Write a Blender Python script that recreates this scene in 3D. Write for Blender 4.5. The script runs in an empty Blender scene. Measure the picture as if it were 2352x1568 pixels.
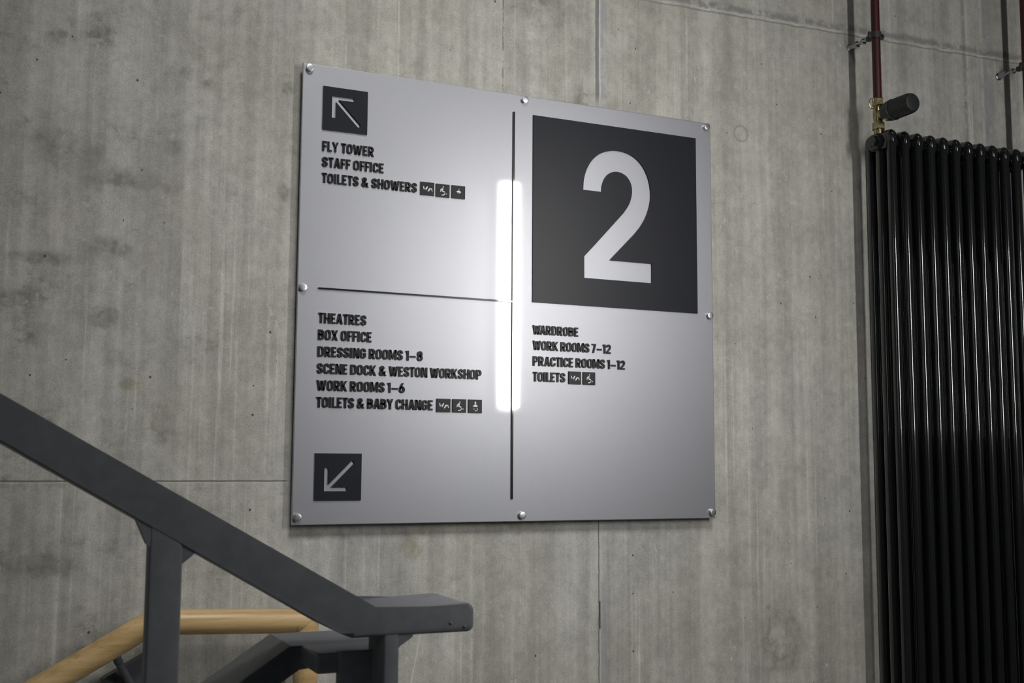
import bpy, bmesh, math, random
from mathutils import Vector, Matrix
from mathutils.geometry import tessellate_polygon
PI = math.pi
random.seed(4)
SC = bpy.context.scene
COL = SC.collection
ZO = 1.75                      # height of the sign's centre above the landing floor
WALL = 0.022                   # wall face; the sign's face is at y = 0, the room is at y < 0

# ------------------------------------------------------------------ camera
cam_d = bpy.data.cameras.new('camera')
cam = bpy.data.objects.new('camera', cam_d); COL.objects.link(cam)
yaw, pitch, roll = 0.4262643881793759, 0.10639407705015545, 0.005420938314330938
fwd = Vector((math.sin(yaw)*math.cos(pitch), math.cos(yaw)*math.cos(pitch), math.sin(pitch)))
rt = Vector((math.cos(yaw), -math.sin(yaw), 0)); up = rt.cross(fwd)
r2 = rt*math.cos(roll) + up*math.sin(roll); u2 = up*math.cos(roll) - rt*math.sin(roll)
M = Matrix((r2, u2, -fwd)).transposed().to_4x4()
M.translation = (-1.1211825510264437, -2.413635688943031, -0.37145196304277295 + ZO)
cam.matrix_world = M
cam_d.sensor_width = 36; cam_d.lens = 2650/2352*36; cam_d.clip_start = 0.02
cam_d.dof.use_dof = True; cam_d.dof.focus_distance = 2.85; cam_d.dof.aperture_fstop = 15
SC.camera = cam

# ------------------------------------------------------------------ world, lights, exposure
SC.view_settings.view_transform = 'Standard'; SC.view_settings.look = 'None'
SC.view_settings.gamma = 1; SC.view_settings.use_curve_mapping = False
SC.view_settings.exposure = 0.0
w = bpy.data.worlds.new('world'); SC.world = w; w.use_nodes = True
w.node_tree.nodes['Background'].inputs[0].default_value = (0.80, 0.86, 1.0, 1)
w.node_tree.nodes['Background'].inputs[1].default_value = 0.028
TUBE = 65.0                    # emission of the vertical tube light facing the sign
def area(name, loc, target, sx, sy, power, colour=(1, 1, 1)):
    d = bpy.data.lights.new(name, 'AREA'); d.shape = 'RECTANGLE'; d.size = sx; d.size_y = sy
    d.energy = power; d.color = colour
    o = bpy.data.objects.new(name, d); COL.objects.link(o)
    o.location = loc
    o.rotation_euler = (Vector(target) - Vector(loc)).to_track_quat('-Z', 'Y').to_euler()
    return o
wall_fill = area('added_wall_fill', (-0.35, -2.3, 4.4), (-0.1, 0.0, 1.55), 0.9, 0.9, 7.0, (1.0, 0.985, 0.95))  # added fill light without a fixture, pools brightness on the wall around the sign
wall_fill.data.spread = math.radians(46)

# ------------------------------------------------------------------ node helpers
class NT:
    def __init__(s, name):
        s.m = bpy.data.materials.new(name); s.m.use_nodes = True
        s.t = s.m.node_tree; s.b = s.t.nodes['Principled BSDF']
    def n(s, kind, **kw):
        nd = s.t.nodes.new(kind)
        for k, v in kw.items(): setattr(nd, k, v)
        return nd
    def put(s, sock, v):
        if isinstance(v, bpy.types.NodeSocket): s.t.links.new(v, sock)
        else: sock.default_value = v
    def ma(s, op, a, b=0.0, c=0.0, clamp=False):
        nd = s.n('ShaderNodeMath', operation=op, use_clamp=clamp)
        s.put(nd.inputs[0], a); s.put(nd.inputs[1], b); s.put(nd.inputs[2], c)
        return nd.outputs[0]
    def ss(s, v, lo, hi, a=0.0, b=1.0):
        nd = s.n('ShaderNodeMapRange', interpolation_type='SMOOTHSTEP')
        for i, q in enumerate((v, lo, hi, a, b)): s.put(nd.inputs[i], q)
        return nd.outputs[0]
    def mix(s, f, a, b, blend='MIX'):
        nd = s.n('ShaderNodeMix', data_type='RGBA', blend_type=blend)
        s.put(nd.inputs[0], f); s.put(nd.inputs[6], a); s.put(nd.inputs[7], b)
        return nd.outputs[2]
    def noise(s, vec, sc=(1, 1, 1), scale=1.0, detail=4.0, rough=0.5, off=(0, 0, 0)):
        mp = s.n('ShaderNodeMapping'); s.put(mp.inputs[0], vec)
        mp.inputs[3].default_value = sc; mp.inputs[1].default_value = off
        nd = s.n('ShaderNodeTexNoise'); s.put(nd.inputs['Vector'], mp.outputs[0])
        nd.inputs['Scale'].default_value = scale; nd.inputs['Detail'].default_value = detail
        nd.inputs['Roughness'].default_value = rough
        return nd.outputs[0]
    def coord(s):
        return s.n('ShaderNodeTexCoord').outputs['Object']
    def bump(s, h, strength, dist):
        nd = s.n('ShaderNodeBump'); s.put(nd.inputs['Height'], h)
        nd.inputs['Strength'].default_value = strength; nd.inputs['Distance'].default_value = dist
        s.t.links.new(nd.outputs[0], s.b.inputs['Normal'])

def plain(name, col, rough, metal=0.0, coat=0.0, grain=0.0, gscale=300.0, bump=0.0, spec=0.5, coat_rough=0.03):
    q = NT(name); b = q.b
    b.inputs['Roughness'].default_value = rough; b.inputs['Metallic'].default_value = metal
    b.inputs['Coat Weight'].default_value = coat; b.inputs['Coat Roughness'].default_value = coat_rough
    b.inputs['Specular IOR Level'].default_value = spec
    c = (*col, 1)
    if grain or bump:
        nz = q.noise(q.coord(), scale=gscale, detail=3)
        f = q.ss(nz, 0.3, 0.7, 1 - grain, 1 + grain)
        q.put(b.inputs['Base Color'], q.mix(1.0, c, f, 'MULTIPLY'))
        if bump: q.bump(nz, bump, 0.001)
    else: b.inputs['Base Color'].default_value = c
    return q.m

# ------------------------------------------------------------------ concrete
LIGHT = [(0.195, 0.56, 0.019, 0.024), (0.213, 0.522, 0.039, 0.015), (-0.578, -0.201, 0.01, 0.013), (0.827, -0.086, 0.011, 0.009), (0.975, 0.009, 0.019, 0.007), (0.733, -0.804, 0.024, 0.04), (0.54, -0.517, 0.026, 0.015), (-0.751, 0.372, 0.01, 0.015), (-0.692, 0.214, 0.009, 0.011), (-1.093, -0.11, 0.011, 0.008), (-0.96, 0.486, 0.025, 0.008), (-0.559, -0.225, 0.005, 0.017), (0.308, 0.741, 0.008, 0.009), (0.54, 0.786, 0.041, 0.029)]
DARK = [(-0.913, 0.06, 0.034, 0.018), (-0.794, 0.194, 0.018, 0.016), (-0.877, 0.208, 0.05, 0.018), (-0.916, -0.078, 0.026, 0.016), (-0.724, 0.428, 0.012, 0.01), (-1.035, 0.032, 0.05, 0.012), (-0.793, 0.282, 0.014, 0.014), (-0.556, 0.442, 0.012, 0.014), (-0.557, 0.214, 0.012, 0.016), (0.049, 0.755, 0.085, 0.05), (0.198, 0.51, 0.055, 0.04), (-1.007, -0.571, 0.05, 0.016), (0.733, -0.804, 0.05, 0.07), (-1.0, 0.25, 0.06, 0.03)]
OLIVE = [(-0.256, -0.547, 0.027, 0.038), (-0.236, -0.514, 0.024, 0.02), (-0.86, -0.212, 0.021, 0.013), (-0.495, -0.519, 0.056, 0.016), (0.0, -0.505, 0.07, 0.015)]
def concrete(detail=True):
    q = NT('board_cast_concrete' if detail else 'plain_concrete'); b = q.b
    co = q.coord(); sep = q.n('ShaderNodeSeparateXYZ'); q.put(sep.inputs[0], co)
    X, Z = sep.outputs[0], sep.outputs[2]
    big = q.noise(co, scale=1.7, detail=5, rough=0.55)
    col = q.mix(q.ss(big, 0.32, 0.68), (0.345, 0.337, 0.303, 1), (0.405, 0.400, 0.372, 1))
    cool = q.noise(co, (1.6, 1, 0.9), scale=1.3, detail=4, off=(7, 0, 3))
    col = q.mix(q.ss(cool, 0.52, 0.72, 0, 0.5), col, (0.345, 0.352, 0.362, 1))
    st1 = q.noise(co, (16, 1, 0.55), scale=1.0, detail=5, rough=0.6)
    col = q.mix(1.0, col, q.ss(st1, 0.27, 0.73, 0.83, 1.17), 'MULTIPLY')
    st2 = q.noise(co, (75, 1, 1.6), scale=1.0, detail=3, rough=0.6, off=(3, 0, 1))
    st3 = q.noise(co, (42, 1, 0.8), scale=1.0, detail=4, rough=0.6, off=(6, 0, 4))
    col = q.mix(1.0, col, q.ss(st3, 0.3, 0.7, 0.93, 1.09), 'MULTIPLY')
    stm = q.noise(co, (5, 1, 1.1), scale=1.0, detail=3, off=(1, 0, 9))
    col = q.mix(q.ma('MULTIPLY', q.ss(st2, 0.53, 0.74), q.ss(stm, 0.40, 0.62, 0, 0.75)), col, (0.56, 0.55, 0.52, 1))
    mott = q.noise(co, scale=16, detail=6, rough=0.62, off=(2, 2, 2))
    col = q.mix(1.0, col, q.ss(mott, 0.3, 0.7, 0.91, 1.09), 'MULTIPLY')
    mot2 = q.noise(co, (1, 1, 0.8), scale=55, detail=5, rough=0.65, off=(1, 5, 2))
    col = q.mix(1.0, col, q.ss(mot2, 0.3, 0.7, 0.91, 1.07), 'MULTIPLY')
    blot = q.noise(co, (1, 1, 1.5), scale=7.5, detail=6, rough=0.66, off=(0.3, 0, 5.1))
    left = q.ss(X, -1.25, -0.1, 1.0, 0.25)
    bl2 = q.ss(q.noise(co, scale=32, detail=5, rough=0.65, off=(3, 3, 8)), 0.36, 0.66)
    col = q.mix(q.ma('MULTIPLY', q.ma('MULTIPLY', q.ss(blot, 0.50, 0.70), left), bl2), col, (0.165, 0.165, 0.135, 1))
    fleck = q.noise(co, (1, 1, 0.7), scale=75, detail=3, rough=0.6, off=(5, 1, 0))
    fm = q.noise(co, scale=6, detail=3, off=(9, 0, 2))
    col = q.mix(q.ma('MULTIPLY', q.ss(fleck, 0.62, 0.72), q.ss(fm, 0.45, 0.65, 0, 0.7)), col, (0.52, 0.51, 0.48, 1))
    grain = q.noise(co, scale=420, detail=2)
    col = q.mix(1.0, col, q.ss(grain, 0.25, 0.75, 0.86, 1.14), 'MULTIPLY')
    vo = q.n('ShaderNodeTexVoronoi'); mp = q.n('ShaderNodeMapping'); q.put(mp.inputs[0], co)
    mp.inputs[3].default_value = (1, 0.2, 0.8); q.put(vo.inputs['Vector'], mp.outputs[0]); vo.inputs['Scale'].default_value = 62
    rnd = q.n('ShaderNodeSeparateColor'); q.put(rnd.inputs[0], vo.outputs['Color'])
    rad = q.ss(rnd.outputs[0], 0.93, 1.0, 0.02, 0.15)
    pore = q.ma('LESS_THAN', vo.outputs['Distance'], rad)
    pore = q.ma('MULTIPLY', pore, q.ma('GREATER_THAN', rnd.outputs[0], 0.93))
    height = q.ma('MULTIPLY', st1, 0.4)
    if detail:
        wob = q.noise(co, (22, 22, 22), scale=1.0, detail=4, rough=0.65, off=(4, 4, 4))
        wob2 = q.noise(co, (30, 30, 30), scale=1.0, detail=4, rough=0.65, off=(8, 1, 2))
        def spots(lst, amp):
            acc = None
            for x, z, a, c in lst:
                dx = q.ma('DIVIDE', q.ma('SUBTRACT', X, x), a); dz = q.ma('DIVIDE', q.ma('SUBTRACT', Z, z + ZO), c)
                d2 = q.ma('ADD', q.ma('MULTIPLY', dx, dx), q.ma('MULTIPLY', dz, dz))
                acc = d2 if acc is None else q.ma('MINIMUM', acc, d2)
            return q.ma('ADD', acc, q.ma('MULTIPLY', q.ma('SUBTRACT', wob2, 0.5), amp))
        dk = spots(DARK, 7.0)
        col = q.mix(q.ma('MULTIPLY', q.ss(dk, 3.0, -0.8, 0, 0.8), q.ss(mot2, 0.34, 0.62, 0.25, 1.0)), col, (0.155, 0.155, 0.13, 1))
        ol = spots(OLIVE, 4.5)
        col = q.mix(q.ss(ol, 1.4, -0.5, 0, 0.6), col, (0.20, 0.18, 0.105, 1))
        lt = q.ma('ADD', spots(LIGHT, 7.0), q.ma('MULTIPLY', mot2, 1.2))
        col = q.mix(q.ss(lt, 1.9, 0.7, 0, 0.6), col, (0.47, 0.46, 0.42, 1))
        def line(v, at, half, soft, amp=0.0):          # a mask along v = at
            d = q.ma('SUBTRACT', v, at)
            if amp: d = q.ma('ADD', d, q.ma('MULTIPLY', q.ma('SUBTRACT', wob, 0.5), amp))
            return q.ss(q.ma('ABSOLUTE', d), half + soft, half)
        mul = lambda *a: a[0] if len(a) == 1 else q.ma('MULTIPLY', a[0], mul(*a[1:]))
        hi = q.ss(Z, ZO + 0.50, ZO + 0.54); lo = q.ss(Z, ZO - 0.48, ZO - 0.50)
        brk = q.ss(wob2, 0.36, 0.52)
        # shutter joint above the sign: grey-blue laitance, pale ridge and a dark seam
        col = q.mix(mul(line(X, 0.2270, 0.004, 0.004, 0.022), hi, q.ss(wob2, 0.42, 0.56), 0.8), col, (0.30, 0.315, 0.37, 1))
        col = q.mix(mul(line(X, 0.2125, 0.003, 0.006, 0.01), hi, 0.75), col, (0.13, 0.13, 0.13, 1))
        col = q.mix(mul(line(X, 0.2200, 0.0010, 0.0012, 0.003), hi, 0.8), col, (0.58, 0.58, 0.58, 1))
        col = q.mix(mul(line(X, 0.2055, 0.0008, 0.0015, 0.004), hi, brk, 0.6), col, (0.5, 0.5, 0.48, 1))
        # the same joint below the sign: a hairline crack with a bluish stain
        col = q.mix(mul(line(X, 0.2225, 0.004, 0.016, 0.02), lo, q.ss(Z, ZO - 0.60, ZO - 0.72), 0.5), col, (0.22, 0.235, 0.27, 1))
        col = q.mix(mul(line(X, 0.2170, 0.0012, 0.002, 0.006), lo, 0.55), col, (0.48, 0.47, 0.44, 1))
        crack = mul(line(X, 0.2135, 0.0006, 0.0012, 0.006), lo, 0.8)
        col = q.mix(crack, col, (0.07, 0.07, 0.065, 1))
        slot = mul(line(X, 0.2162, 0.0011, 0.0006), q.ss(q.ma('ABSOLUTE', q.ma('SUBTRACT', Z, ZO - 0.722)), 0.034, 0.030))
        col = q.mix(slot, col, (0.03, 0.03, 0.035, 1))
        # other vertical marks
        for x, z0, ww, k, c in ((-0.0435, 0.50, 0.0014, 0.7, (0.12, 0.115, 0.10, 1)), (-0.0465, 0.50, 0.0008, 0.6, (0.5, 0.49, 0.45, 1)), (-0.012, 0.5, 0.0012, 0.35, (0.5, 0.49, 0.45, 1)), (-0.3045, 0.5, 0.0012, 0.5, (0.55, 0.54, 0.5, 1)), (-0.3125, 0.5, 0.001, 0.45, (0.5, 0.5, 0.47, 1)), (1.446, 0.45, 0.003, 0.5, (0.55, 0.56, 0.56, 1)), (1.505, 0.45, 0.003, 0.45, (0.55, 0.56, 0.58, 1)), (1.53, 0.45, 0.012, 0.5, (0.24, 0.255, 0.29, 1)), (1.437, 0.45, 0.004, 0.5, (0.15, 0.15, 0.15, 1))):
            col = q.mix(mul(line(X, x, ww, ww*1.6, 0.004), q.ss(Z, ZO + z0, ZO + z0 + 0.03), brk, k), col, c)
        # day joint at the top right: dark seam with a pale broken lip, gently sloping
        zz = q.ma('SUBTRACT', Z, q.ma('MULTIPLY_ADD', X, 0.024, ZO + 0.803))
        rgt = q.ss(X, 0.15, 0.5)
        col = q.mix(mul(line(zz, 0.012, 0.002, 0.014, 0.03), rgt, brk, 0.65), col, (0.15, 0.155, 0.16, 1))
        day = mul(line(zz, 0.0, 0.0012, 0.0035, 0.022), rgt)
        col = q.mix(mul(day, q.ss(wob, 0.38, 0.60, 0.1, 0.6)), col, (0.52, 0.52, 0.5, 1))
        col = q.mix(mul(line(zz, -0.007, 0.001, 0.002, 0.01), rgt, 0.6), col, (0.14, 0.14, 0.135, 1))
        # level joint on the left, behind the rail
        lev = mul(line(Z, ZO - 0.4085, 0.0010, 0.0010, 0.0025), q.ss(X, -0.53, -0.545))
        col = q.mix(mul(lev, 0.75), col, (0.09, 0.09, 0.08, 1))
        col = q.mix(mul(line(Z, ZO - 0.4115, 0.0006, 0.0016, 0.002), q.ss(X, -0.53, -0.545), 0.4), col, (0.48, 0.47, 0.44, 1))
        # filled tie hole
        dx = q.ma('SUBTRACT', X, 0.640); dz = q.ma('SUBTRACT', Z, ZO + 0.493)
        rr = q.ma('SQRT', q.ma('ADD', q.ma('MULTIPLY', dx, dx), q.ma('MULTIPLY', dz, dz)))
        ring = line(rr, 0.021, 0.0012, 0.003, 0.006)
        col = q.mix(mul(ring, 0.5), col, (0.20, 0.195, 0.17, 1))
        # white hairline run below the rail end
        xr = q.ma('SUBTRACT', X, q.ma('MULTIPLY_ADD', q.ma('SUBTRACT', Z, ZO - 0.762), 0.19, -0.236))
        col = q.mix(mul(line(xr, 0.0, 0.0009, 0.0012, 0.006), q.ss(Z, ZO - 0.70, ZO - 0.76), 0.75), col, (0.58, 0.57, 0.54, 1))
        height = q.ma('SUBTRACT', height, q.ma('MULTIPLY', q.ma('ADD', q.ma('ADD', crack, slot), lev), 1.2))
        height = q.ma('ADD', height, q.ma('MULTIPLY', day, 0.25))
    col = q.mix(q.ma('MULTIPLY', pore, 0.9), col, (0.045, 0.045, 0.04, 1))
    q.put(b.inputs['Base Color'], col)
    b.inputs['Roughness'].default_value = 0.72; b.inputs['Specular IOR Level'].default_value = 0.3
    height = q.ma('ADD', height, q.ma('MULTIPLY', grain, 0.12))
    height = q.ma('ADD', height, q.ma('MULTIPLY', mott, 0.35))
    height = q.ma('SUBTRACT', height, pore)
    q.bump(height, 0.35, 0.004)
    return q.m

# ------------------------------------------------------------------ other materials
def silver_acrylic():
    q = NT('frosted_silver_acrylic'); b = q.b; co = q.coord()
    f = q.noise(co, scale=700, detail=2)
    c = q.mix(1.0, (0.355, 0.362, 0.40, 1), q.ss(f, 0.25, 0.75, 0.95, 1.05), 'MULTIPLY')
    q.put(b.inputs['Base Color'], c)
    b.inputs['Metallic'].default_value = 0.80; b.inputs['Roughness'].default_value = 0.43
    b.inputs['Coat Weight'].default_value = 1.0; b.inputs['Coat Roughness'].default_value = 0.035
    b.inputs['Coat IOR'].default_value = 1.5
    return q.m
def wood():
    q = NT('oiled_ash_wood'); b = q.b; co = q.coord()
    g = q.noise(co, (3, 60, 60), scale=1.0, detail=4, rough=0.6)
    g2 = q.noise(co, (12, 260, 260), scale=1.0, detail=2)
    c = q.mix(q.ss(g, 0.3, 0.7), (0.42, 0.275, 0.12, 1), (0.60, 0.43, 0.215, 1))
    c = q.mix(q.ss(g2, 0.60, 0.74, 0, 0.55), c, (0.30, 0.185, 0.075, 1))
    q.put(b.inputs['Base Color'], c); b.inputs['Roughness'].default_value = 0.38
    return q.m
MAT = dict(
    wall=concrete(True), floor=concrete(False), panel=silver_acrylic(), wood=wood(),
    tile=plain('satin_black_vinyl', (0.0115, 0.013, 0.019), 0.36, spec=0.22, grain=0.12, gscale=900),
    letter=plain('raised_charcoal_acrylic', (0.011, 0.0115, 0.014), 0.36, spec=0.22),
    line=plain('gloss_black_acrylic', (0.004, 0.004, 0.005), 0.30, spec=0.2, coat=1.0, coat_rough=0.04),
    picto=plain('white_inlay', (0.72, 0.72, 0.75), 0.4),
    pin=plain('satin_aluminium', (0.72, 0.73, 0.76), 0.30, metal=1.0),
    rail=plain('grey_painted_steel', (0.175, 0.183, 0.198), 0.45, grain=0.08, gscale=60, bump=0.12),
    rad=plain('black_radiator_enamel', (0.0085, 0.0092, 0.0102), 0.13, coat=0.8, coat_rough=0.03),
    red=plain('oxide_red_pipe_paint', (0.042, 0.0048, 0.0062), 0.42, grain=0.15, gscale=120),
    brass=plain('worn_brass', (0.40, 0.345, 0.19), 0.28, metal=1.0, grain=0.2, gscale=150),
    chrome=plain('zinc_plated_steel', (0.45, 0.46, 0.48), 0.30, metal=1.0),
    dark=plain('dark_clip_steel', (0.035, 0.033, 0.032), 0.40),
    black=plain('black_plastic', (0.016, 0.017, 0.019), 0.42),
    blue=plain('blue_grey_steel', (0.075, 0.082, 0.098), 0.35),
    lamp=plain('white_lamp_housing', (0.7, 0.7, 0.7), 0.4),
)
def emitter(name, col, st):
    q = NT(name); q.b.inputs['Base Color'].default_value = (0.8, 0.8, 0.8, 1)
    q.b.inputs['Emission Color'].default_value = (*col, 1); q.b.inputs['Emission Strength'].default_value = st
    return q.m
MAT['tube'] = emitter('lit_opal_diffuser', (1.0, 0.985, 0.945), TUBE)

# ------------------------------------------------------------------ mesh helpers
def add_box(bm, lo, hi, bev=0.0, seg=2):
    m = bmesh.ops.create_cube(bm, size=1.0)
    vs = m['verts']
    for v in vs:
        v.co = Vector([lo[i] + (v.co[i] + 0.5)*(hi[i] - lo[i]) for i in range(3)])
    if bev:
        es = list({e for v in vs for e in v.link_edges})
        bmesh.ops.bevel(bm, geom=es, offset=bev, segments=seg, profile=0.5, affect='EDGES')
def ring_pts(c, ax, r, n, ry=None):
    ax = Vector(ax).normalized()
    a = ax.orthogonal().normalized() if abs(ax.z) > 0.99 else Vector((0, 0, 1)).cross(ax).normalized()
    b = ax.cross(a)
    return [Vector(c) + a*math.cos(2*PI*i/n)*r + b*math.sin(2*PI*i/n)*(ry or r) for i in range(n)]
def loft(bm, rings, cap=True):
    L = [[bm.verts.new(p) for p in r] for r in rings]
    n = len(L[0])
    for a, b in zip(L, L[1:]):
        for i in range(n):
            bm.faces.new((a[i], a[(i+1) % n], b[(i+1) % n], b[i]))
    if cap:
        bm.faces.new(list(reversed(L[0]))); bm.faces.new(L[-1])
def lathe(bm, c, ax, prof, n=24):
    ax = Vector(ax).normalized(); c = Vector(c)
    loft(bm, [ring_pts(c + ax*t, ax, max(r, 1e-4), n) for t, r in prof])
def tube(bm, a, b, r, n=20, dome=False):
    a, b = Vector(a), Vector(b); L = (b - a).length
    pr = [(0, r), (L, r)]
    if dome:
        pr = [(r*(1 - math.cos(t)), r*math.sin(t)) for t in (0.05, 0.4, 0.8, 1.2, PI/2)]
        pr += [(L - t, q) for t, q in reversed(pr)]
    lathe(bm, a, b - a, pr, n)
def sweep(bm, pts, r, n=20):
    pts = [Vector(p) for p in pts]; rings = []
    for i, p in enumerate(pts):
        d0 = (pts[i] - pts[i-1]).normalized() if i else None
        d1 = (pts[i+1] - pts[i]).normalized() if i < len(pts) - 1 else None
        if d0 is None: ax, k = d1, 1
        elif d1 is None: ax, k = d0, 1
        else: ax = (d0 + d1).normalized(); k = 1/max(ax.dot(d0), 0.3)
        side = Vector((0, 1, 0)); upv = ax.cross(side).normalized()
        rings.append([p + side*math.cos(2*PI*j/n)*r + upv*math.sin(2*PI*j/n)*r*k for j in range(n)])
    loft(bm, rings)
def prism_y(bm, pts, y0, y1, holes=()):
    """solid between y0 (front, towards the room) and y1, outline in x,z"""
    loops = [list(pts)] + [list(h) for h in holes]
    flat = [p for l in loops for p in l]
    tris = tessellate_polygon([[Vector((p[0], p[1], 0)) for p in l] for l in loops])
    F = [bm.verts.new((p[0], y0, p[1])) for p in flat]; B = [bm.verts.new((p[0], y1, p[1])) for p in flat]
    for t in tris:
        try: bm.faces.new([F[i] for i in t]); bm.faces.new([B[i] for i in reversed(t)])
        except ValueError: pass
    o = 0
    for l in loops:
        n = len(l)
        for i in range(n):
            j = (i + 1) % n
            bm.faces.new((F[o+i], F[o+j], B[o+j], B[o+i]))
        o += n
def link(name, bm, mat, parent=None, smooth=35):
    bmesh.ops.recalc_face_normals(bm, faces=bm.faces)
    me = bpy.data.meshes.new(name); bm.to_mesh(me); bm.free()
    me.materials.append(MAT[mat])
    if smooth:
        me.shade_smooth(); me.set_sharp_from_angle(angle=math.radians(smooth))
    o = bpy.data.objects.new(name, me); COL.objects.link(o)
    if parent:
        o.parent = parent
        r = parent
        while r.parent: r = r.parent
        if not parent.parent: o.matrix_parent_inverse = Matrix.Translation(-r.location)   # meshes are modelled in world coordinates
    return o
def tag(o, label=None, cat=None, group=None, kind=None):
    for k, v in (('label', label), ('category', cat), ('group', group), ('kind', kind)):
        if v: o[k] = v
    return o
def thing(name, label, cat, loc, group=None):
    o = bpy.data.objects.new(name, None); COL.objects.link(o); o.location = loc; o.empty_display_size = 0.05
    return tag(o, label, cat, group)
def NB(): return bmesh.new()
Zs = lambda pts: [(x, z + ZO) for x, z in pts]

# ------------------------------------------------------------------ setting
bm = NB(); add_box(bm, (-3.2, WALL, 0), (3.0, WALL + 0.2, 4.2)); tag(link('wall_back', bm, 'wall', smooth=0), kind='structure')
bm = NB(); add_box(bm, (-3.2, -3.6, -0.2), (3.0, WALL + 0.2, 0)); tag(link('floor', bm, 'floor', smooth=0), kind='structure')
bm = NB(); add_box(bm, (0.35, -2.35, 0), (2.4, -2.09, 4.2)); tag(link('wall_front', bm, 'floor', smooth=0), kind='structure')

# ------------------------------------------------------------------ tube light on the wall opposite the sign
tl = thing('wall_light', 'vertical white tube light on the concrete wall facing the sign', 'light', (0.88, -2.09, 1.60))
bm = NB(); add_box(bm, (0.828, -2.09, ZO - 0.155), (0.932, -2.045, ZO + 0.855), 0.006); link('housing', bm, 'lamp', tl)
bm = NB(); add_box(bm, (0.839, -2.046, ZO - 0.135), (0.921, -2.0, ZO + 0.835), 0.012, 3); link('diffuser', bm, 'tube', tl)

MAT['tube_far'] = emitter('dim_opal_diffuser', (0.95, 0.98, 1.0), 8.0)
bm = NB(); add_box(bm, (-3.4, -3.6, 0), (-3.2, WALL + 0.2, 4.2)); tag(link('wall_left', bm, 'floor', smooth=0), kind='structure')
t2 = thing('wall_light', 'tall narrow white tube light on the left end wall behind the stairs', 'light', (-3.2, -2.9, 1.8))
bm = NB(); add_box(bm, (-3.2, -2.97, ZO + 0.05), (-3.155, -2.83, ZO + 1.98), 0.006); link('housing', bm, 'lamp', t2)
bm = NB(); add_box(bm, (-3.156, -2.955, ZO + 0.07), (-3.115, -2.845, ZO + 1.96), 0.012, 3); link('diffuser', bm, 'tube_far', t2)

# ------------------------------------------------------------------ lettering: a condensed stroke alphabet
def arc(cx, cz, rx, rz, a0, a1, n=7):
    return [(cx + rx*math.cos(math.radians(a0 + (a1 - a0)*i/n)), cz + rz*math.sin(math.radians(a0 + (a1 - a0)*i/n))) for i in range(n + 1)]
T_ = 0.168; h = T_/2; L_, R_, B_, U_ = h, 0.50 - h, h, 1 - h
cx = (L_ + R_)/2; rx = (R_ - L_)/2; rz = 0.20
topR = arc(cx, U_ - rz, rx, rz, 0, 180); botL = arc(cx, B_ + rz, rx, rz, 180, 360)
GL = {}
GL['O'] = (0.50, [(True, topR + botL)])
GL['C'] = (0.48, [(False, [(R_, 0.64)] + topR + botL + [(R_, 0.36)])])
GL['G'] = (0.50, [(False, [(R_, 0.66)] + topR + botL + [(R_, 0.47), (0.25, 0.47)])])
GL['D'] = (0.50, [(True, [(L_, B_)] + arc(R_ - 0.17, B_ + 0.2, 0.17, 0.2, 270, 360, 5) + arc(R_ - 0.17, U_ - 0.2, 0.17, 0.2, 0, 90, 5) + [(L_, U_)])])
GL['S'] = (0.47, [(False, [(R_ - .02, 0.67)] + arc(cx - .01, U_ - .18, rx - .01, .18, 0, 180) + [(L_, 0.68), (L_ + .05, 0.58), (R_ - .08, 0.42), (R_ - .02, 0.32)] + arc(cx - .01, B_ + .18, rx - .01, .18, 0, -180) + [(L_, 0.33)])])
GL['E'] = (0.40, [(False, [(0.38, B_), (L_, B_), (L_, U_), (0.38, U_)]), (False, [(L_, 0.51), (0.34, 0.51)])])
GL['F'] = (0.39, [(False, [(L_, 0), (L_, U_), (0.38, U_)]), (False, [(L_, 0.49), (0.34, 0.49)])])
GL['L'] = (0.38, [(False, [(L_, 1), (L_, B_), (0.37, B_)])])
GL['T'] = (0.42, [(False, [(0, U_), (0.42, U_)]), (False, [(0.21, 0), (0.21, 0.95)])])
GL['I'] = (0.195, [(False, [(L_, 0), (L_, 1)])])
GL['H'] = (0.50, [(False, [(L_, 0), (L_, 1)]), (False, [(R_, 0), (R_, 1)]), (False, [(L_, 0.5), (R_, 0.5)])])
GL['N'] = (0.52, [(False, [(L_, 0), (L_, 1)]), (False, [(R_ + .02, 0), (R_ + .02, 1)]), (False, [(L_ + .01, 1.02), (R_ + .01, -0.02)])])
GL['M'] = (0.64, [(False, [(L_, 0), (L_, 1)]), (False, [(0.64 - h, 0), (0.64 - h, 1)]), (False, [(L_ + .01, 1.03), (0.32, 0.22), (0.63 - h, 1.03)])])
GL['W'] = (0.76, [(False, [(0.08, 1.05), (0.215, 0.0), (0.245, 0.0), (0.365, 0.86), (0.395, 0.86), (0.515, 0.0), (0.545, 0.0), (0.68, 1.05)])])
GL['A'] = (0.54, [(False, [(0.08, -0.05), (0.245, 0.97), (0.295, 0.97), (0.46, -0.05)]), (False, [(0.13, 0.27), (0.41, 0.27)])])
GL['V'] = (0.54, [(False, [(0.08, 1.05), (0.245, 0.03), (0.295, 0.03), (0.46, 1.05)])])
GL['X'] = (0.52, [(False, [(0.08, -0.05), (0.44, 1.05)]), (False, [(0.08, 1.05), (0.44, -0.05)])])
GL['Y'] = (0.50, [(False, [(0.07, 1.05), (0.25, 0.45), (0.43, 1.05)]), (False, [(0.25, 0), (0.25, 0.5)])])
GL['K'] = (0.51, [(False, [(L_, 0), (L_, 1)]), (False, [(L_ + .02, 0.40), (0.43, 1.05)]), (False, [(0.20, 0.56), (0.44, -0.05)])])
bowl = [(L_, 0), (L_, U_)] + list(reversed(arc(R_ - 0.16, 0.675, 0.15, U_ - 0.675, -90, 90, 8))) + [(L_, 0.675*2 - U_)]
GL['P'] = (0.47, [(False, bowl)])
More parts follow.
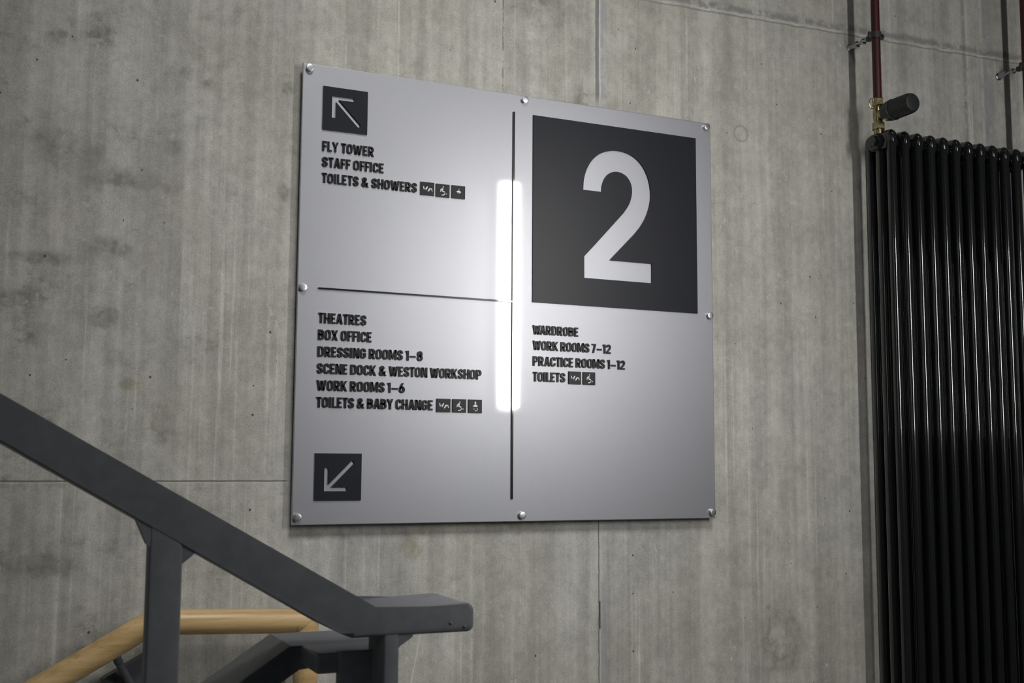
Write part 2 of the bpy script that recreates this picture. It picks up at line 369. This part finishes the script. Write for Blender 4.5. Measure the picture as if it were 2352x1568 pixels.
GL['R'] = (0.50, [(False, bowl), (False, [(0.23, 0.48), (0.42, -0.05)])])
GL['B'] = (0.49, [(True, [(L_, B_)] + arc(R_ - .17, 0.305, 0.17, 0.305 - B_, -90, 90, 7) + [(L_, 0.51)]), (True, [(L_, 0.51)] + arc(R_ - .19, 0.705, 0.17, 0.195, -90, 90, 7) + [(L_, U_)])])
GL['U'] = (0.50, [(False, [(L_, 1)] + botL + [(R_, 1)])])
GL['&'] = (0.60, [(False, [(0.55, -0.02), (0.17, 0.62), (0.14, 0.74)] + arc(0.255, U_ - .12, 0.115, 0.12, 180, 0, 7) + [(0.36, 0.70), (0.13, 0.44)] + arc(0.245, B_ + .17, 0.16, 0.17, 160, 300, 7) + [(0.42, 0.24), (0.50, 0.46)])])
GL['1'] = (0.27, [(False, [(0.0, 0.88), (0.175, 0.90), (0.175, 0)])])
GL['2'] = (0.47, [(False, [(L_, 0.68)] + list(reversed(arc(cx - .01, U_ - .18, rx - .01, .18, 0, 180))) + [(R_ - .02, 0.64), (R_ - .07, 0.52), (L_ + .02, 0.19), (L_ + .02, B_), (0.46, B_)])])
GL['6'] = (0.48, [(True, arc(cx, 0.34, rx, 0.34 - B_, 0, 360, 20)[:-1]), (False, [(L_ + .01, 0.40), (0.20, 0.72), (0.32, 1.05)])])
GL['7'] = (0.43, [(False, [(0, U_), (0.33, U_), (0.31, 0.78), (0.14, -0.05)])])
GL['8'] = (0.49, [(True, arc(cx, 0.30, rx, 0.30 - B_, 0, 360, 20)[:-1]), (True, arc(cx, 0.71, rx - .02, U_ - 0.71, 0, 360, 20)[:-1])])
GL['-'] = (0.58, [(False, [(0.04, 0.40), (0.52, 0.40)])])
def ribbon(bm, closed, pts, sx, size, x0, z0, y0, y1, t=T_):
    n = len(pts); A, Bq = [], []
    for i in range(n):
        p = Vector(pts[i])
        d0 = (p - Vector(pts[i-1])).normalized() if (closed or i) else None
        d1 = (Vector(pts[(i+1) % n]) - p).normalized() if (closed or i < n - 1) else None
        if d0 is None: d0 = d1
        if d1 is None: d1 = d0
        m = (d0 + d1); m = m.normalized() if m.length > 1e-6 else d0
        nr = Vector((-m.y, m.x)); k = 1/max(nr.dot(Vector((-d0.y, d0.x))), 0.5)
        for side, lst in ((1, A), (-1, Bq)):
            q = p + nr*side*k*t/2
            q.y = min(1.0, max(0.0, q.y))
            lst.append((x0 + q.x*sx*size, z0 + q.y*size))
    V = [[(bm.verts.new((a[0], y, a[1])), bm.verts.new((b[0], y, b[1]))) for a, b in zip(A, Bq)] for y in (y0, y1)]
    for i in range(n if closed else n - 1):
        j = (i + 1) % n
        f, b = V
        bm.faces.new((f[i][0], f[j][0], f[j][1], f[i][1]))
        bm.faces.new((b[i][0], b[i][1], b[j][1], b[j][0]))
        bm.faces.new((f[i][0], b[i][0], b[j][0], f[j][0]))
        bm.faces.new((f[i][1], f[j][1], b[j][1], b[i][1]))
    if not closed:
        for i in (0, n - 1):
            f, b = V
            bm.faces.new((f[i][0], f[i][1], b[i][1], b[i][0]))
GAP = 0.055
def text_mesh(s, x0, z0, x1, size, y0, y1):
    bm = NB(); x = 0.0; lay = []
    for c, nxt in zip(s, s[1:] + ' '):
        if c == ' ': x += 0.20; continue
        wd, st = GL[c]; lay.append((x, st)); x += wd + GAP
        if c in 'LTYAVF': x -= 0.02
        if c + nxt == 'WA': x -= 0.10
    sx = (x1 - x0)/((x - GAP)*size)
    for xx, st in lay:
        for closed, pts in st: ribbon(bm, closed, pts, sx, size, x0 + xx*sx*size, z0, y0, y1)
    return bm

# ------------------------------------------------------------------ the sign
sg = thing('wayfinding_sign', 'large frosted silver acrylic directory sign with a big 2 on the concrete wall', 'sign', (0, WALL, ZO - 0.5))
W2 = 0.5297
bm = NB(); add_box(bm, (-W2, 0.0, ZO - 0.5), (W2, 0.007, ZO + 0.5), 0.0014, 2); link('sign_panel', bm, 'panel', sg, 0)
for x, z in ((-0.5154, 0.4885), (0.0032, 0.4889), (0.5156, 0.4878), (-0.5188, 0.0038), (0.5188, 0.0033), (-0.5186, -0.4838), (0.0012, -0.486), (0.519, -0.4852)):
    bm = NB(); lathe(bm, (x, WALL, z + ZO), (0, -1, 0), [(0, 0.006), (0.0219, 0.006), (0.022, 0.0084), (0.0288, 0.0084), (0.0295, 0.0078), (0.0298, 0.0060), (0.0299, 0.0030)], 24)
    link('standoff_pin', bm, 'pin', sg)
bm = NB(); add_box(bm, (-0.0262, -0.004, ZO - 0.4494), (-0.0222, 0.0, ZO + 0.4562)); link('divider_bar', bm, 'line', sg, 0)
bm = NB(); add_box(bm, (-0.4845, -0.004, ZO + 0.0028), (-0.0263, 0.0, ZO + 0.0062)); link('divider_bar', bm, 'line', sg, 0)
TEXT = [('FLY TOWER', -0.4833, 0.3076, -0.366, .0220), ('STAFF OFFICE', -0.4831, 0.2725, -0.3423, .0220), ('TOILETS & SHOWERS', -0.4827, 0.2367, -0.2636, .0220),
        ('THEATRES', -0.4828, -0.0710, -0.3762, .0225), ('BOX OFFICE', -0.4825, -0.1072, -0.3631, .0225), ('DRESSING ROOMS 1-8', -0.4829, -0.1434, -0.2441, .0222),
        ('SCENE DOCK & WESTON WORKSHOP', -0.4833, -0.1796, -0.1023, .0222), ('WORK ROOMS 1-6', -0.4831, -0.2158, -0.2852, .0222), ('TOILETS & BABY CHANGE', -0.4830, -0.2521, -0.2186, .0225),
        ('WARDROBE', 0.0273, -0.0690, 0.147, .0218), ('WORK ROOMS 7-12', 0.0278, -0.1056, 0.2346, .0221), ('PRACTICE ROOMS 1-12', 0.0279, -0.1424, 0.2734, .0224), ('TOILETS', 0.0281, -0.1788, 0.1118, .0224)]
for s, x0, z0, x1, size in TEXT:
    tag(link('lettering', text_mesh(s, x0, z0 + ZO, x1, size, -0.0030, 0.0), 'letter', sg, 0), 'raised dark letters reading ' + s.replace('-', '–'))
def rect(x0, z0, x1, z1): return [(x0, z0), (x1, z0), (x1, z1), (x0, z1)]
TWO = [(0.1598, 0.2882), (0.1625, 0.316), (0.1715, 0.343), (0.1873, 0.3667), (0.2108, 0.3845), (0.241, 0.3940), (0.2720, 0.3939), (0.3005, 0.3850), (0.3248, 0.3654), (0.3410, 0.3366), (0.3479, 0.3047), (0.3465, 0.2745), (0.3360, 0.2420), (0.3195, 0.2138), (0.3011, 0.1915), (0.2318, 0.1217), (0.3500, 0.1217), (0.3500, 0.0737), (0.1626, 0.0737), (0.1626, 0.1259), (0.1912, 0.1558), (0.2357, 0.2032), (0.2719, 0.2420), (0.2875, 0.2655), (0.2953, 0.2920), (0.2933, 0.3145), (0.2825, 0.3318), (0.2670, 0.3405), (0.2498, 0.3425), (0.2327, 0.3365), (0.2195, 0.3233), (0.2125, 0.3055), (0.2106, 0.288)]
def smooth_loop(pts, lo_hi, k=4):
    out = []; n = len(pts)
    for i in range(n):
        out.append(pts[i])
        if any(a <= i < b for a, b in lo_hi):
            p0, p1, p2, p3 = (Vector(pts[j % n]) for j in (i - 1, i, i + 1, i + 2))
            if any(i == a for a, b in lo_hi): p0 = p1 - (p2 - p1)
            if any(i == b - 1 for a, b in lo_hi): p3 = p2 + (p2 - p1)
            for s in range(1, k):
                t = s/k
                q = 0.5*((2*p1) + (p2 - p0)*t + (2*p0 - 5*p1 + 4*p2 - p3)*t*t + (3*p1 - p0 - 3*p2 + p3)*t**3)
                out.append((q.x, q.y))
    return out
two = smooth_loop(TWO, [(0, 14), (22, 32)])
bm = NB(); prism_y(bm, Zs(rect(0.0260, 0.0065, 0.4828, 0.4551)), -0.0030, 0.0, [Zs(two)])
tag(link('number_tile', bm, 'tile', sg, 0), 'black square with a large cut-out number 2')
A1 = [(-0.4640, 0.4335), (-0.4140, 0.4335), (-0.4140, 0.4256), (-0.4485, 0.4256), (-0.3975, 0.3738), (-0.4033, 0.3680), (-0.4550, 0.4200), (-0.4550, 0.3842), (-0.4640, 0.3842)]
A2 = [(x + 0.0012, -0.8090*0 + (-(z - 0.4335)) - 0.4294) for x, z in A1]
for nm, r, a, lab in ((1, rect(-0.4842, 0.3553, -0.3826, 0.4531), A1, 'black square with an arrow pointing up and left'), (2, rect(-0.4832, -0.4490, -0.3810, -0.3493), A2, 'black square with an arrow pointing down and left')):
    bm = NB(); prism_y(bm, Zs(r), -0.0035, 0.0, [Zs(a)]); tag(link('arrow_tile', bm, 'tile', sg, 0), lab)
# pictograms, drawn in a unit square (x right, z up)
def blob(a, b, w0, w1):
    a, b = Vector(a), Vector(b); d = (b - a).normalized(); n = Vector((-d.y, d.x))
    m = (a + b)/2; ww = max(w0, w1)
    return [a + n*w0/2, m + n*ww/2, b + n*w1/2, b - n*w1/2, m - n*ww/2, a - n*w0/2]
def disc(c, r, rz=None): return [(c[0] + r*math.cos(2*PI*i/14), c[1] + (rz or r)*math.sin(2*PI*i/14)) for i in range(14)]
def arcband(c, r0, r1, a0, a1, n=8): return arc(c[0], c[1], r1, r1, a0, a1, n) + arc(c[0], c[1], r0, r0, a1, a0, n)
PIC = {
 'wm': [blob((.20, .66), (.245, .43), .05, .06), blob((.345, .40), (.50, .66), .11, .05), blob((.33, .50), (.37, .42), .05, .07), blob((.53, .29), (.70, .55), .05, .10), blob((.78, .55), (.85, .33), .06, .05)],
 'wheel': [disc((.52, .79), .042), blob((.50, .70), (.30, .53), .07, .05), blob((.50, .70), (.44, .46), .07, .07), blob((.36, .54), (.30, .40), .06, .05), blob((.43, .47), (.62, .40), .08, .08), arcband((.46, .34), .15, .22, -110, 5, 9), blob((.62, .33), (.66, .25), .06, .06), disc((.76, .27), .035)],
 'shower': [[(.33, .50), (.38, .57), (.48, .615), (.51, .615), (.62, .57), (.68, .50), (.67, .46), (.33, .485)], blob((.53, .62), (.53, .76), .025, .018), blob((.40, .43), (.62, .41), .025, .025)],
 'baby': [disc((.50, .76), .06, .09), [(.28, .47), (.36, .55), (.43, .63), (.50, .65), (.57, .63), (.64, .55), (.70, .47), (.62, .49), (.56, .44), (.50, .47), (.44, .44), (.37, .49)], disc((.40, .30), .036), arcband((.53, .27), .10, .14, -75, 55, 7), disc((.52, .16), .05, .035)],
}
ICON = [('wm', -0.2549, 0.2634), ('wheel', -0.2175, 0.2628), ('shower', -0.1793, 0.2634), ('wm', -0.2096, -0.2255), ('wheel', -0.1716, -0.2255), ('baby', -0.1331, -0.2255), ('wm', 0.1207, -0.1520), ('wheel', 0.1589, -0.1520)]
LAB = {'wm': 'small black square with a light women and men mark', 'wheel': 'small black square with a light wheelchair symbol', 'shower': 'small black square with a light shower head symbol', 'baby': 'small black square with a light baby change symbol'}
for k, x, z in ICON:
    S = 0.0325; H = 0.0300
    bm = NB(); prism_y(bm, Zs(rect(x, z - H, x + S, z)), -0.0035, 0.0)
    t = tag(link('pictogram_tile', bm, 'letter', sg, 0), LAB[k])
    bm = NB()
    for poly in PIC[k]: prism_y(bm, Zs([(x + p[0]*S, z - H + p[1]*H) for p in poly]), -0.0039, -0.0034)
    link('pictogram', bm, 'picto', t, 0)

# ------------------------------------------------------------------ radiator
RX, PITCH, NSEC = 1.016, 0.045, 12
RT, RB = ZO + 0.5185, 0.16
CY = (-0.120, -0.082, -0.044)
rad = thing('column_radiator', 'tall black three-column radiator on the concrete wall right of the sign', 'radiator', (RX + PITCH*(NSEC - 1)/2, -0.08, RB))
def section(x):
    bm = NB()
    for i, y in enumerate(CY):
        tube(bm, (x, y, RB + 0.015), (x, y, RT - (0.003 if i == 0 else 0.006)), 0.0125, 20, True)
    for zc, s in ((RT - 0.027, 1), (RB + 0.027, -1)):      # the rounded header that joins the three columns
        rings = []
        N = 14
        for j in range(N + 1):
            a = PI*j/N; yy = -0.082 - 0.0525*math.cos(a); k = max(0.06, math.sin(a))**0.38
            pts = []
            for i in range(24):
                b = 2*PI*i/24; c, sn = math.cos(b), math.sin(b)
                pts.append(Vector((x + 0.0138*k*math.copysign(abs(c)**0.8, c), yy, zc + 0.0265*k*math.copysign(abs(sn)**0.75, sn))))
            rings.append(pts)
        loft(bm, rings)
    return bm
for i in range(NSEC):
    x = RX + PITCH*i
    link('radiator_section', section(x), 'rad', rad, 40)
    if i < NSEC - 1:
        for zc in (RT - 0.030, RB + 0.030):
            bm = NB(); lathe(bm, (x + 0.008, -0.092, zc), (1, 0, 0), [(0, 0.019), (PITCH - 0.016, 0.019)], 20); link('connecting_hub', bm, 'rad', rad, 40)
for x in (RX, RX + PITCH*(NSEC - 1)):
    bm = NB(); sgn = -1 if x == RX else 1
    lathe(bm, (x + sgn*0.010, -0.082, RT - 0.030), (sgn, 0, 0), [(0, 0.0235), (0.012, 0.0235), (0.014, 0.0215), (0.0145, 0.016), (0.022, 0.0155)], 6); link('blanking_plug', bm, 'rad', rad, 20)
for x in (RX + 2.5*PITCH, RX + (NSEC - 3.5)*PITCH):
    for z in (0.35, 1.95):
        bm = NB(); add_box(bm, (x - 0.008, -0.10, z), (x + 0.008, WALL, z + 0.03), 0.002); link('wall_bracket', bm, 'dark', rad)
for x in (RX, RX + PITCH*(NSEC - 1)):
    bm = NB(); lathe(bm, (x, -0.082, 0.0), (0, 0, 1), [(0, 0.022), (0.006, 0.022), (0.012, 0.010), (RB + 0.01, 0.010)], 20); link('foot', bm, 'rad', rad, 40)

# ------------------------------------------------------------------ valve on the first section
PX = 1.0095
vz = ZO + 0.514
vv = thing('thermostatic_valve', 'brass radiator valve with a black ribbed thermostat head under the red pipe', 'valve', (PX, -0.082, vz))
def hexnut(c, r, z0, z1):
    bm = NB(); lathe(bm, (c[0], c[1], z0), (0, 0, 1), [(0, r*0.93), (0.002, r), (z1 - z0 - 0.002, r), (z1 - z0, r*0.93)], 6); return bm
bm = NB(); lathe(bm, (PX, -0.082, vz - 0.004), (0, 0, 1), [(0, 0.0125), (0.012, 0.0125), (0.0125, 0.0105), (0.032, 0.0105), (0.040, 0.0125), (0.055, 0.0135), (0.066, 0.0125), (0.072, 0.011), (0.082, 0.011)], 24)
lathe(bm, (PX, -0.088, vz + 0.048), (0, -1, 0), [(0, 0.012), (0.008, 0.0145), (0.016, 0.0145), (0.020, 0.011), (0.026, 0.011)], 24)
link('valve_body', bm, 'brass', vv, 30)
link('union_nut', hexnut((PX, -0.082), 0.0185, vz + 0.009, vz + 0.027), 'brass', vv, 20)
link('union_nut', hexnut((PX, -0.082), 0.0165, vz + 0.074, vz + 0.094), 'brass', vv, 20)
bm = NB(); kz = vz + 0.048; N = 60; rings = []
for t, r, rib in ((0.0, 0.019, 0), (0.003, 0.0225, 0), (0.018, 0.0265, 0), (0.034, 0.0285, 0), (0.0345, 0.0265, 0.5), (0.052, 0.0272, 1), (0.088, 0.0268, 1), (0.098, 0.0255, 1), (0.102, 0.0225, 0.3), (0.1035, 0.017, 0)):
    base = ring_pts((PX, -0.108 - t, kz), (0, -1, 0), r, N); c = Vector((PX, -0.108 - t, kz))
    rings.append([c + (p - c)*(1 - (0.06*rib if i % 2 else 0)) for i, p in enumerate(base)])
loft(bm, rings); link('thermostat_head', bm, 'black', vv, 25)
bm = NB()                                                  # lock-wire ring hanging off the upper nut
pts = [Vector((PX - 0.020 + 0.009*math.cos(a), -0.082, vz + 0.078 + 0.014*math.sin(a))) for a in [2*PI*i/20 for i in range(20)]]
for i in range(20): tube(bm, pts[i], pts[(i+1) % 20], 0.0013, 8)
link('wire_ring', bm, 'brass', vv)

# ------------------------------------------------------------------ pipes and their clips
def pipe(x, z0, label):
    bm = NB(); tube(bm, (x, -0.082, z0), (x, -0.082, 4.1), 0.0113, 24)
    o = link('heating_pipe', bm, 'red'); tag(o, label, 'pipe', 'dark red heating pipes')
pipe(PX, vz + 0.094, 'dark red vertical heating pipe running down to the brass radiator valve')
pipe(1.5675, 0.0, 'dark red heating pipe at the right edge, passing the far end of the radiator')
def clip(x, z, label):
    t = thing('pipe_clip', label, 'pipe clip', (x, WALL, z), 'pipe clips holding the heating pipes off the wall')
    bm = NB(); lathe(bm, (x, WALL, z), (0, -1, 0), [(0, 0.012), (0.004, 0.012), (0.005, 0.008), (0.018, 0.008), (0.0185, 0.009), (0.034, 0.009)], 6); link('wall_socket', bm, 'chrome', t, 20)
    bm = NB(); lathe(bm, (x, -0.010, z), (0, -1, 0), [(0, 0.0045), (0.040, 0.0045)], 12)
    lathe(bm, (x, -0.030, z), (0, -1, 0), [(0, 0.0085), (0.008, 0.0085)], 6); link('threaded_rod', bm, 'chrome', t, 20)
    bm = NB()
    rings = []
    for i in range(33):
        a = 2*PI*i/32
        d = Vector((math.cos(a), math.sin(a), 0)); c = Vector((x, -0.082, z))
        rings.append([c + d*r + Vector((0, 0, k)) for r, k in ((0.0115, -0.008), (0.0150, -0.008), (0.0150, 0.008), (0.0115, 0.008))])
    loft(bm, rings, False)
    for s in (-1, 1): add_box(bm, (x + s*0.0195 - 0.006, -0.086, z - 0.008), (x + s*0.0195 + 0.006, -0.078, z + 0.008), 0.002)
    add_box(bm, (x - 0.007, -0.068, z - 0.007), (x + 0.007, -0.050, z + 0.007), 0.002)
    link('clip_ring', bm, 'dark', t, 30)
    for s in (-1, 1):
        bm = NB(); lathe(bm, (x + s*0.020, -0.090, z), (0, 1, 0), [(0, 0.0035), (0.014, 0.0035)], 10); link('screw', bm, 'dark', t)
clip(PX, ZO + 0.783, 'dark steel clip on a threaded rod holding the pipe above the valve')
clip(1.5675, ZO + 0.783, 'dark steel clip on a threaded rod holding the pipe at the right edge')

# ------------------------------------------------------------------ grey railing of the upper flight
up_ = thing('stair_railing', 'grey painted steel stair railing in front, sloping down to a level blunt end', 'railing', (-0.80, -1.155, 0.0))
RY0, RY1 = -1.21, -1.094
def rail_outline(side, xl):
    s = 0.585
    top = [(-0.628, -0.5243), (-0.734, -0.529), (xl, -0.529 - s*(xl + 0.734))]
    bot = [(xl, -0.549 - s*(xl + 0.772)), (-0.772, -0.549), (-0.757, -0.5553), (-0.628, -0.5553)]
    return top, bot
bm = NB()
top, bot = rail_outline(0, -2.0)
endc = arc(-0.6255, -0.5325, 0.0075, 0.0083, 90, 0, 4) + arc(-0.6255, -0.5478, 0.0075, 0.0075, 0, -90, 4)
outline = top[::-1][:-1] + endc + bot[::-1][1:]
def soft_prism(bm, outline, y0, y1, bev):
    vsF = [bm.verts.new((x, y0, z)) for x, z in outline]; vsB = [bm.verts.new((x, y1, z)) for x, z in outline]
    n = len(outline); edges = []
    f = bm.faces.new(vsF); b = bm.faces.new(list(reversed(vsB)))
    for i in range(n): bm.faces.new((vsF[i], vsB[i], vsB[(i+1) % n], vsF[(i+1) % n]))
    edges = list(f.edges) + list(b.edges)
    bmesh.ops.bevel(bm, geom=edges, offset=bev, segments=3, profile=0.5, affect='EDGES', clamp_overlap=True)
soft_prism(bm, Zs(outline), RY0, RY1, 0.0055)
link('handrail', bm, 'rail', up_, 20)
bm = NB()
soft_prism(bm, Zs([(-0.9680, -0.415), (-0.9355, -0.435), (-0.9345, -1.75), (-0.9675, -1.75)]), -1.2095, -1.183, 0.003)
prism_y(bm, Zs([(-0.9845, -0.420), (-0.960, -0.430), (-0.960, -0.46), (-0.970, -0.452), (-0.977, -0.4365)]), -1.2088, -1.184)
prism_y(bm, Zs([(-0.945, -0.44), (-0.920, -0.458), (-0.9275, -0.4655), (-0.9355, -0.472), (-0.945, -0.472)]), -1.2085, -1.175)
link('post', bm, 'rail', up_, 20)
bm = NB()
soft_prism(bm, Zs([(-0.7225, -0.545), (-0.7050, -0.545), (-0.7050, -1.75), (-0.7225, -1.75)]), -1.2085, -1.152, 0.003)
prism_y(bm, Zs([(-0.712, -0.55), (-0.688, -0.55), (-0.690, -0.5575), (-0.7035, -0.566), (-0.712, -0.575)]), -1.2075, -1.175)
link('post', bm, 'rail', up_, 20)
bm = NB()
for x, z, r in ((-0.6465, -0.5445, 0.0022), (-0.6300, -0.5492, 0.0020)):
    lathe(bm, (x, RY0 + 0.0008, z + ZO), (0, -1, 0), [(0, r), (0.0012, r*0.9), (0.002, r*0.4)], 12)
link('weld_bead', bm, 'rail', up_, 50)

# ------------------------------------------------------------------ grey railing of the lower flight, tucked behind
lo_ = up_
bm = NB()
LY0, LY1 = -1.093, -0.985
s = 0.65
outl = [(-1.60, -0.577 - s*0.805), (-1.60, -0.607 - s*0.805), (-0.786, -0.599), (-0.690, -0.599), (-0.690, -0.577), (-0.795, -0.577)]
soft_prism(bm, Zs(outl), LY0, LY1, 0.005)
add_box(bm, (-0.783, -1.160, ZO - 0.599), (-0.690, LY0 + 0.006, ZO - 0.577), 0.004)
tag(link('handrail', bm, 'rail', lo_, 20), 'lower grey handrail running down to the left behind')
bm = NB(); add_box(bm, (-0.7585, -1.168, 0.0), (-0.712, -1.1505, ZO - 0.575), 0.002); link('newel_plate', bm, 'rail', lo_)

# ------------------------------------------------------------------ wooden handrail on the wall
wr = thing('wooden_handrail', 'round pale wooden handrail on the wall behind the grey railing', 'handrail', (-0.75, WALL, ZO - 0.75))
WY = -0.053
bm = NB()
s = 0.55
pts = [(-1.75, WY, ZO - 0.683 - s*0.94)]
K = (-0.815, WY, ZO - 0.6815)
pts += [(K[0] - 0.05, WY, K[2] - 0.05*s), (K[0] - 0.02, WY, K[2] - 0.0085), (K[0] + 0.01, WY, K[2] + 0.001), (K[0] + 0.05, WY, K[2] + 0.002), (-0.5065, WY, ZO - 0.690)]
sweep(bm, pts[:-1] + [(-0.530, WY, ZO - 0.6895)], 0.0245, 28)
# mitred end
mit = [ring_pts((-0.530, WY, ZO - 0.6895), (1, 0, 0), 0.0245, 28)]
mit.append([p + Vector((0.0235 + (p.z - (ZO - 0.6895)), 0, 0)) for p in mit[0]])
loft(bm, mit)
link('rail_bar', bm, 'wood', wr, 50)
bm = NB()
c0 = ring_pts((-0.5065, WY, ZO - 0.80), (0, 0, 1), 0.0245, 28)
topr = [Vector((p.x, p.y, ZO - 0.6895 + (p.x + 0.5065) - 0.0006)) for p in c0]
loft(bm, [[Vector((p.x, p.y, ZO - 1.35)) for p in c0], c0, topr])
link('rail_drop', bm, 'wood', wr, 50)
for dx in (0.0, -0.62):
    sl = dx*s
    bm = NB(); prism_y(bm, Zs([(-0.893 + dx, -0.788 + sl), (-0.800 + dx, -0.737 + sl), (-0.800 + dx, -0.80 + sl), (-0.862 + dx, -0.834 + sl)]), -0.006, WALL)
    pl = link('bracket_plate', bm, 'blue', wr, 0)
    bm = NB(); tube(bm, (-0.876 + dx, WY + 0.006, ZO - 0.735 + sl), (-0.868 + dx, WY + 0.012, ZO - 0.752 + sl), 0.0085, 14)
    tube(bm, (-0.868 + dx, WY + 0.012, ZO - 0.752 + sl), (-0.835 + dx, -0.004, ZO - 0.812 + sl), 0.0075, 14)
    link('bracket_arm', bm, 'blue', wr, 40)
    for px, pz in ((-0.868, -0.79), (-0.815, -0.765)):
        bm = NB(); lathe(bm, (px + dx, -0.0055, ZO + pz + sl), (0, -1, 0), [(0, 0.004), (0.002, 0.0035)], 10); link('screw', bm, 'dark', wr)
